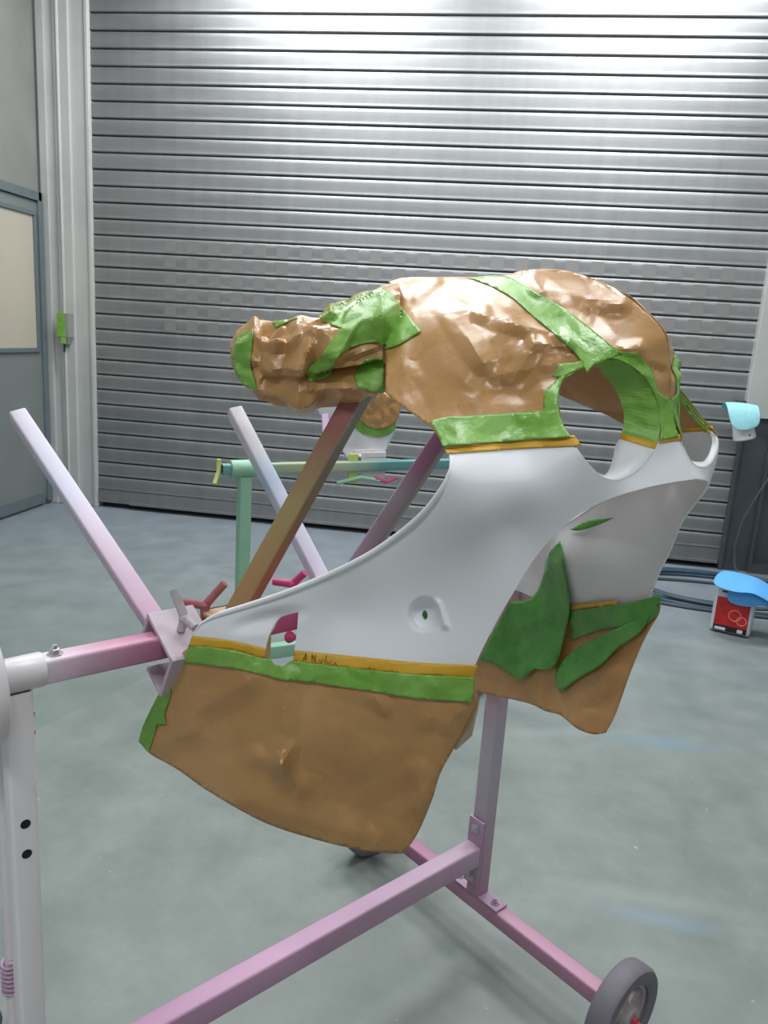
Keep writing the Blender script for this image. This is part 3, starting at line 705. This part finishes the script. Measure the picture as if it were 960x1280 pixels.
tz = surf('yellow_tape', [(826, 547), (848, 543), (850, 550), (824, 554)], lambda x, y: near(x, y, .002, None), M['yellow'], fair, 3, thick=.0006)
surf('green_tape', [(690, 470), (700, 455), (722, 452), (745, 443), (745, 452), (720, 464), (706, 472)], UT(.0030), M['green'], fair, 3, thick=.0006)
for t_, n_ in ((ty, 'yellow_tape'), (tg, 'green_tape'), (tr, 'green_tape'), (tz, 'yellow_tape')): mirrored(t_, n_, fair)
# headlight openings: flange all round, white below, taped above
rim2 = catmull(hole_rim, 4); rim3 = [near(x, y) for x, y in rim2]; cen = sum(rim3)/len(rim3)
def flange(mir):
    parts = {'white': MB(), 'green': MB(), 'yellow': MB()}
    n = len(rim2); K = 4
    rows = []
    for j in range(K):
        t = j/(K-1); row = []
        for i, p in enumerate(rim3):
            kk = max(.22, min(1., 1-(-fl_of(p)[1]-.05)/.10)); q = p - Fv*.036*t*kk + (cen-p)*(.20*t*kk); x, y = rim2[i]
            if y < 552: q = q + (cen-p)/np.linalg.norm(cen-p)*(.003*noise.noise(Vector((i*.35, j*1.3, 2))) + .001)
            if mir:
                f, l, z = fl_of(q); q = fworld(f, -l, z)
            row.append(q)
        rows.append(row)
    runs = []
    for i in range(n):
        k = (i+1) % n; y = .5*(rim2[i][1]+rim2[k][1]); c = 'white' if y > 561 else ('yellow' if y > 552 else 'green')
        if not runs or runs[-1][0] != c: runs.append((c, [i]))
        else: runs[-1][1].append(i)
    if len(runs) > 1 and runs[0][0] == runs[-1][0]: runs[0] = (runs[0][0], runs[-1][1] + runs[0][1]); runs.pop()
    for c, idx in runs:
        idx = idx + [(idx[-1]+1) % n]; vs = [rows[j][i] for i in idx for j in range(K)]; f = []
        for a in range(len(idx)-1):
            for j in range(K-1): f.append((a*K+j, a*K+K+j, a*K+K+j+1, a*K+j+1))
        m = MB(); m.add(vs, f)
        o = m.build({'white': 'headlight_rim', 'green': 'green_tape', 'yellow': 'yellow_tape'}[c], M[c], fair)
        o.data.polygons.foreach_set('use_smooth', [c != 'green']*len(o.data.polygons))
        s = o.modifiers.new('t', 'SOLIDIFY'); s.thickness = .002; s.offset = 0
flange(False); flange(True)
# far side tape and paper, seen from inside
FZ = lambda off, zone='far': (lambda x, y: far(x, y, off, zone))
FT = []
for poly_, st_ in ((shell_poly, 34), (low_poly, 38)):
    pp = np.array(poly_, float); gx, gy = np.meshgrid(np.arange(170, 880, st_), np.arange(600, 1080, st_)); gg = np.c_[gx.ravel(), gy.ravel()]
    gg = np.r_[gg[inside(gg, pp)], pp[pp[:, 1] > 610]]
    for x, y in gg:
        f, l, z = fl_of(near(x, y)); l2 = far_l(f, min(l, 0.), z); q = proj(fworld(f, l2, z)); FT.append((q[0], q[1], l2))
FT = list({(round(a/6), round(b/6)): (a, b, c) for a, b, c in FT}.values())
RF = RBF(FT, 5e-3)
surf('masking_paper', [(560, 800), (600, 800), (640, 770), (690, 740), (706, 756), (760, 757), (824, 748), (824, 765), (812, 786), (800, 810), (786, 845), (770, 890), (757, 916), (742, 918), (722, 911), (700, 894), (682, 889), (660, 879), (610, 868), (575, 860)], FZ(.012), M['paper'], fair, 4, thick=.0012, label='brown kraft paper on the far panel')
surf('green_tape', [(686, 692), (700, 676), (706, 716), (712, 756), (706, 792), (696, 828), (684, 838), (668, 836), (650, 852), (634, 840), (612, 828), (598, 826), (616, 790), (638, 752), (660, 751), (672, 738), (680, 715)], FZ(.030), M['green_in'], fair, 4, thick=.0006)
surf('green_tape', [(712, 763), (770, 756), (826, 744), (822, 768), (800, 784), (756, 786), (714, 800)], FZ(.019), M['green_in'], fair, 4, thick=.0006)
surf('green_tape', [(696, 836), (722, 810), (770, 786), (812, 768), (800, 790), (772, 810), (750, 832), (720, 850), (700, 866), (694, 852)], FZ(.024), M['green_in'], fair, 4, thick=.0006)
surf('green_tape', [(712, 662), (735, 651), (768, 647), (748, 656), (724, 663)], FZ(.012, None), M['green_in'], fair, 3, thick=.0006)
surf('yellow_tape', [(712, 757), (770, 751), (772, 756), (713, 764)], FZ(.017, None), M['yellow'], fair, 4, thick=.0006)

# ---- crumpled paper bundle behind the hood
BST = [(500, 362, 470, 1.20, .07), (478, 358, 488, 1.18, .085), (455, 366, 494, 1.18, .085), (430, 378, 500, 1.18, .08), (400, 387, 504, 1.19, .075), (370, 394, 505, 1.20, .07), (345, 400, 503, 1.22, .065), (325, 408, 496, 1.23, .058), (308, 414, 487, 1.25, .05), (295, 421, 472, 1.26, .038), (288, 430, 455, 1.27, .015)]
BF1 = Facets(-10, -20, 240, 400, 37, .0175, 4); BF2 = Facets(-10, -20, 240, 400, 17, .0050, 6)
BC = [(398, 480, 474, 464, -.034, 11), (392, 484, 480, 482, .010, 9), (318, 412, 316, 450, .008, 9), (316, 450, 324, 494, .008, 9), (322, 420, 345, 432, .010, 12), (345, 432, 338, 462, .012, 14), (338, 462, 372, 458, .012, 14), (372, 458, 384, 436, .012, 12), (345, 432, 384, 420, .010, 12), (372, 404, 404, 420, .010, 12), (330, 484, 384, 474, -.012, 9), (384, 476, 396, 446, -.010, 11), (330, 492, 390, 498, .010, 8), (420, 447, 466, 436, .010, 10), (404, 452, 440, 448, -.008, 8)]
def bundle():
    n = 110; rows = []; X = np.linspace(0, len(BST)-1, 120); ar = np.array(BST, float)
    for t in X:
        q = [np.interp(t, range(len(BST)), ar[:, k]) for k in range(5)]
        c = at(q[0], (q[1]+q[2])/2, q[3]); hv = at(q[0], q[1], q[3]) - c; dv = np.array(ray(q[0], (q[1]+q[2])/2)); dv[2] = 0; dv /= np.linalg.norm(dv)
        row = []
        for k in range(n):
            a = 2*math.pi*k/n; ca, sa = math.cos(a), math.sin(a)
            ca = math.copysign(abs(ca)**.85, ca); sa = math.copysign(abs(sa)**.85, sa)
            p = c + hv*ca + dv*q[4]*sa; out = (hv*ca + dv*q[4]*sa); out = out/(np.linalg.norm(out)+1e-9)
            P = Vector(p)*1.0
            u_ = (q[0]-280)*1.0; v_ = k*60*2*math.pi/n/1.; blend = max(0., 1-abs(k-n+4)/4.) if k > n-4 else 0.
            h = BF1(u_, v_) + BF2(u_, v_)
            if k > n-8: m_ = (k-(n-8))/8.; h = h*(1-m_) + (BF1(u_, v_-120*math.pi) + BF2(u_, v_-120*math.pi))*m_
            if sa < .1: xx, yy, _z = proj(p); h += creases(xx, yy, BC)
            row.append(p + out*h*min(1., q[4]/.05))
        rows.append(row)
    vs = [p for r in rows for p in r]; f = []
    for i in range(len(rows)-1):
        for k in range(n): f.append((i*n+k, i*n+(k+1) % n, (i+1)*n+(k+1) % n, (i+1)*n+k))
    f += [tuple(range(n)), tuple(reversed(range((len(rows)-1)*n, len(rows)*n)))]
    me = mesh_from(vs, f, 'paper_bundle'); bm = bmesh.new(); bm.from_mesh(me); bmesh.ops.recalc_face_normals(bm, faces=bm.faces); bm.to_mesh(me); bm.free()
    return me
bme = bundle(); bo = link('paper_bundle', bme, M['paper'], fair, True); bme.set_sharp_from_angle(angle=math.radians(20)); bo['label'] = 'crumpled brown paper and green tape bundle'
dg = [bo.data] + [upaper.data]
vv = []; ff = []
for me in dg:
    n = len(vv); vv += [v.co.copy() for v in me.vertices]; ff += [tuple(i+n for i in p.vertices) for p in me.polygons]
BV = BVHTree.FromPolygons(vv, ff)
def on_bundle(off):
    def g(x, y):
        d = Vector(ray(x, y)); hit = BV.ray_cast(Vector(CAM), d.normalized())
        if hit[0] is None:
            nn = BV.find_nearest(Vector(at(x, y, 1.2))); p = nn[0]
        else: p = hit[0]
        return np.array(p) - np.array(d.normalized())*(off + wrinkle(x, y, 'tape'))
    return g
surf('green_tape', [(300, 418), (316, 411), (315, 430), (313, 455), (318, 478), (322, 490), (308, 486), (298, 472), (290, 448), (292, 432)], on_bundle(.003), M['green'], fair, 2.6, thick=.0006)
surf('green_tape', [(337, 399), (350, 399), (372, 397), (358, 403), (345, 410)], on_bundle(.003), M['green'], fair, 2.6, thick=.0006)
surf('green_tape', [(394, 392), (430, 375), (462, 363), (476, 358), (490, 368), (503, 385), (526, 414), (500, 430), (482, 436), (470, 428), (446, 432), (424, 445), (414, 466), (400, 474), (384, 477), (386, 462), (400, 446), (415, 425), (426, 410), (405, 402)], on_bundle(.003), M['green'], fair, 2.6, thick=.0006)
surf('green_tape', [(444, 466), (458, 448), (478, 447), (481, 470), (481, 492), (462, 489), (446, 485)], on_bundle(.003), M['green'], fair, 2.6, thick=.0006)

# ------------------------------------------------------------------ second stand with another masked part
GA = math.radians(37.); gb = Vector((math.cos(GA), math.sin(GA), 0)); gn = Vector((math.sin(GA), -math.cos(GA), 0))
GP = Vector(on_z(306, 586, .89)); GP.z = 0
G = lambda l, n, z: GP + gb*l + gn*n + UP*z
st2 = empty('paint_stand', G(.5, 0, 0), 'mint green paint stand behind the fairing holding a white part', 'stand')
mg = M['mint']
square_tube('post', G(0, 0, .12), G(0, 0, .865), .042, .042, mg, st2, gn); square_tube('post', G(.88, 0, .12), G(.88, 0, .865), .042, .042, mg, st2, gn)
square_tube('spine_beam', G(.02, 0, .21), G(.86, 0, .21), .05, .04, mg, st2, UP)
for l in (0, .88):
    square_tube('cross_bar', G(l, -.19, .09), G(l, .19, .09), .036, .036, mg, st2, UP)
    for s in (-1, 1):
        m = MB(); m.lathe([(.0, -.02), (.04, -.02), (.065, -.022), (.07, 0), (.065, .022), (.04, .02), (0, .02)], G(l, s*.215, .07), gn, 28); m.build('wheel', M['tyre'], st2, True)
    m = MB(); m.lathe([(.0, -.05), (.029, -.05), (.031, -.045), (.031, .045), (.029, .05), (.0, .05)], G(l, 0, .89), gb, 20); m.build('collar', mg, st2, True)
teal = mat_overspray('teal_bar_paint', [(0, srgb(104, 150, 148)), (.12, srgb(146, 166, 152)), (.3, srgb(164, 172, 128)), (.42, srgb(162, 176, 152)), (.55, srgb(94, 146, 146)), (1, srgb(98, 146, 150))], 1.1, .5, .06)
square_tube('rotating_bar', G(-.08, 0, .89), G(.95, 0, .89), .036, .036, teal, st2, UP)
hd = MB(); hd.tube([G(-.09, .0, .925), G(-.09, .0, .885), G(-.11, .02, .845)], .008, 8); hd.build('end_handle', mat_plain('lime_paint', srgb(196, 206, 120), .5), st2, True)
cg = MB(); R2 = Matrix((gb, gn, UP)).transposed()
Pc = Vector(on_z(462, 580, .89))
cg.box(Pc + gn*.03, (.05, .004, .05), R2); cg.box(Pc + UP*.03, (.05, .034, .004), R2); cg.box(Pc - gn*.03, (.05, .004, .05), R2); cg.build('clamp_bracket', M['stand_white'], st2, bevel=.002)
lm = MB(); lm.box(Pc - gb*.085 + gn*.03 - UP*.01, (.016, .010, .055), R2); lm.build('clamp_bracket', bpy.data.materials['lime_paint'], st2, bevel=.002)
wb = MB(); wb.tube([Pc - gb*.15 + gn*.04 - UP*.06, Pc - gb*.06 + gn*.05 - UP*.04, Pc + gb*.02 + gn*.05 - UP*.055], .008, 8); wb.build('wing_bolt', M['mint'], st2, True)
wb = MB(); wb.tube([Pc + gb*.0 + gn*.05 - UP*.045, Pc + gb*.05 + gn*.05 - UP*.06, Pc + gb*.09 + gn*.05 - UP*.045], .007, 8); wb.build('wing_bolt', M['wing_pink'], st2, True)
Pa = Vector(on_z(411, 582, .89)); A4 = V(407, 520, 2.9); square_tube('support_arm', Pa, A4, .03, .03, mat_overspray('arm_lilac', [(0, srgb(190, 170, 196)), (1, srgb(150, 110, 150))], .4, .5), st2, (1, 0, 0))
# the masked tail cover on it: bent tongue, right half broad, left half a narrow strip behind
tc = empty('tail_cover', tuple(Pc + UP*.02), 'small white fairing part with brown paper and green tape on the mint stand', 'fairing')
dC = float(proj(Pc)[2])
def tail(off=0.):
    def g(x, y):
        d = dC + .02 + .25*((x-455)/60.)**2*(.6 if x > 455 else 1.0) - .15*max(0., (560-y)/70.)*.6
        return CAM + ray(x, y)*(d-off)
    return g
surf('tail_body', [(394, 508), (415, 497), (440, 485), (475, 488), (501, 503), (496, 530), (488, 552), (478, 570), (468, 577), (448, 578), (436, 575), (425, 560), (410, 537)], tail(), M['white'], tc, 3, thick=.004)
surf('masking_paper', [(428, 492), (460, 484), (502, 502), (497, 524), (484, 534), (470, 536), (456, 530), (440, 515)], lambda x, y: tail(.012 + .02*abs(noise.noise(Vector((x/14, y/14, 1)))))(x, y), M['paper'], tc, 2.5, thick=.001)
surf('green_tape', [(416, 500), (428, 492), (442, 514), (456, 529), (470, 535), (484, 533), (497, 522), (494, 537), (482, 545), (466, 546), (450, 540), (432, 522)], tail(.009), M['green'], tc, 2.5, thick=.001)

# ------------------------------------------------------------------ right side: tin, wipes, hoses, cup
tb = on_z(919, 797, 0.); ta = math.radians(-22.)
TR = Matrix.Rotation(ta, 3, 'Z'); tc0 = Vector(tb) + Vector((.0, .09, 0))
tin = empty('solvent_tin', tuple(tc0), 'pale rectangular solvent tin with red label standing by the shutter', 'tin')
m = MB(); m.box(tc0 + UP*.135, (.095, .065, .13), TR); m.build('tin_body', M['tin'], tin, bevel=.016)
fy = -.0665
def lab(x0, x1, z0, z1, mat, name, off=0.):
    c = tc0 + TR @ Vector(((x0+x1)/2, fy-off, 0)) + UP*(z0+z1)/2
    MB().box(c, ((x1-x0)/2, .0008, (z1-z0)/2), TR).build(name, mat, tin)
lab(-.078, .078, .015, .19, M['label_red'], 'label'); lab(-.078, .078, .015, .045, M['label_black'], 'label_band', .0012); lab(-.07, -.02, .02, .034, M['plastic'], 'label_patch', .002); lab(.035, .06, .02, .038, M['plastic'], 'label_patch', .002)
rg = MB()
for (cx, cz, r) in ((.015, .105, .028), (.048, .082, .022)):
    rg.tube([tc0 + TR @ Vector((cx+r*math.cos(a), fy-.0022, 0)) + UP*(cz+r*math.sin(a)) for a in np.linspace(0, 2*math.pi, 24)], .004, 6)
rg.build('label_print', M['label_pink'], tin)
lab(-.06, -.035, .215, .224, M['label_black'], 'label_mark')
m = MB(); m.lathe([(0, 0), (.018, 0), (.018, .02), (0, .02)], tc0 + UP*.263 + TR @ Vector((-.06, 0, 0)), UP, 16); m.build('cap', M['label_black'], tin)
def cloth(name, rows, mat, thick, label, cat, sub=2, parent=None):
    n = len(rows[0]); vs = [Vector(p) for r in rows for p in r]; f = []
    for i in range(len(rows)-1):
        for k in range(n-1): f.append((i*n+k, i*n+k+1, (i+1)*n+k+1, (i+1)*n+k))
    me = mesh_from(vs, f, name); o = link(name, me, mat, parent, True)
    s = o.modifiers.new('t', 'SOLIDIFY'); s.thickness = thick; s = o.modifiers.new('s', 'SUBSURF'); s.levels = sub; s.render_levels = sub
    if label: tag(o, label, cat)
    return o
def TL(x, y, z): return tc0 + TR @ Vector((x, y, 0)) + UP*z
cloth('blue_wipe', [[TL(-.11, -.13, .262), TL(-.05, -.145, .250), TL(.02, -.145, .246), TL(.07, -.14, .262), TL(.12, -.13, .245), TL(.20, -.10, .20), TL(.27, -.08, .155)],
                    [TL(-.11, -.06, .285), TL(-.05, -.065, .290), TL(.02, -.07, .284), TL(.08, -.06, .288), TL(.13, -.05, .262), TL(.21, -.03, .225), TL(.28, -.02, .18)],
                    [TL(-.10, .02, .292), TL(-.05, .02, .294), TL(.02, .02, .290), TL(.08, .02, .286), TL(.14, .03, .262), TL(.21, .04, .22), TL(.28, .05, .18)],
                    [TL(-.09, .11, .284), TL(-.03, .11, .288), TL(.03, .11, .284), TL(.09, .11, .276), TL(.14, .11, .25), TL(.20, .12, .215), TL(.27, .13, .18)]], M['blue_cloth'], .003, 'bright blue folded wipe lying over the red-labelled tin', 'cloth')
cloth('blue_wipe', [[TL(-.035, -.085, .175), TL(.02, -.088, .165), TL(.07, -.09, .168), TL(.12, -.08, .19), TL(.17, -.06, .18), TL(.24, -.04, .15)],
                    [TL(-.035, -.082, .215), TL(.02, -.09, .21), TL(.07, -.094, .212), TL(.12, -.09, .222), TL(.17, -.07, .20), TL(.24, -.05, .17)],
                    [TL(-.04, -.075, .265), TL(.02, -.08, .268), TL(.07, -.08, .268), TL(.12, -.07, .245), TL(.17, -.05, .22), TL(.24, -.03, .185)],
                    [TL(-.04, .0, .276), TL(.02, .0, .276), TL(.07, .0, .274), TL(.12, .0, .25), TL(.17, .0, .225), TL(.24, .0, .19)]], M['blue_cloth'], .003, 'bright blue wipe hanging down the front of the red-labelled tin', 'cloth')
# hoses coiled on the floor
def loop(cx, cy, rx, ry, a0, a1, z0, z1, n=40, ph=0.): return [(cx+rx*math.cos(a)*(1+.05*math.sin(3*a+ph)), cy+ry*math.sin(a)*(1+.06*math.cos(2*a+ph)), z0+(z1-z0)*i/n) for i, a in enumerate(np.linspace(a0, a1, n+1))]
h1 = MB(); h1.tube(loop(4.22, -.62, .52, .36, 0, 6.1, .012, .012) + loop(4.26, -.60, .50, .33, 6.4, 12.2, .03, .034, ph=1) + loop(4.18, -.58, .56, .30, 12.5, 17.5, .052, .012, ph=2), .011, 8)
tag(h1.build('air_hose', M['hose'], None, True), 'dark blue air hose lying in loops on the floor by the shutter', 'hose')
h2 = MB(); h2.tube(loop(4.28, -.70, .70, .30, 2.6, 8.6, .010, .010, ph=.6) + loop(4.24, -.66, .44, .28, 8.9, 13.5, .022, .05, ph=2.4), .009, 8)
tag(h2.build('air_hose', M['hose2'], None, True), 'thinner grey air hose coiled beside the dark blue hose', 'hose')
pw = [on_y(x, y, -.12) for x, y in ((962, 596), (945, 622), (928, 652), (919, 682), (918, 706))]
h3 = MB(); h3.tube([(pw[0][0]+.15, -.05, pw[0][2]+.35)] + pw + [(pw[-1][0]+.02, -.16, .012), (pw[-1][0]+.2, -.22, .012)], .008, 8)
tag(h3.build('supply_hose', M['hose2'], None, True), 'thin grey hose hanging down the dark jamb to the floor', 'hose')
# cup with an aqua wipe, on a wall bracket
q = on_y(928, 527, -.22); q = Vector(q)
cup = empty('spray_cup', tuple(q - UP*.06), 'white plastic spray cup under an aqua wipe beside the shutter', 'cup')
axv = (UP*-1 + Vector((.28, 0, 0))).normalized()
m = MB(); m.lathe([(0, -.08), (.050, -.08), (.054, -.04), (.060, .03), (.066, .09), (.064, .106), (.05, .112), (0, .112)], q, axv, 28); m.build('cup_body', M['plastic'], cup, True)
m = MB(); m.lathe([(0, 0), (.006, 0), (.006, .004), (0, .004)], q + Vector((.035, -.060, -.075)), Vector((.3, -1, 0)), 10); m.build('cup_mark', M['label_black'], cup)
m = MB(); m.tube([q + UP*.06 + Vector((.02, .0, 0)), q + UP*.06 + Vector((.02, .1, .01)), Vector((q.x+.02, -.02, q.z+.08))], .009, 8); m.build('bracket_arm', M['dark_jamb'], cup, True)
m = MB().box((q.x+.02, -.055, q.z+.08), (.03, .012, .04)); m.build('bracket_plate', M['dark_jamb'], cup, bevel=.003)
Q = lambda a, b, c: q + Vector((a, b, c))
cloth('aqua_wipe', [[Q(-.085, -.085, -.03), Q(-.03, -.105, -.055), Q(.03, -.10, -.035), Q(.075, -.09, -.012)],
                    [Q(-.11, -.08, .04), Q(-.04, -.095, .03), Q(.03, -.095, .035), Q(.075, -.085, .04)],
                    [Q(-.125, -.05, .105), Q(-.05, -.06, .112), Q(.02, -.06, .108), Q(.07, -.05, .10)],
                    [Q(-.12, .03, .115), Q(-.05, .04, .122), Q(.02, .04, .118), Q(.07, .03, .112)],
                    [Q(-.13, .075, .06), Q(-.06, .085, .06), Q(.02, .085, .06), Q(.07, .08, .06)]], M['aqua_cloth'], .003, 'pale aqua wipe draped over the white spray cup', 'cloth')
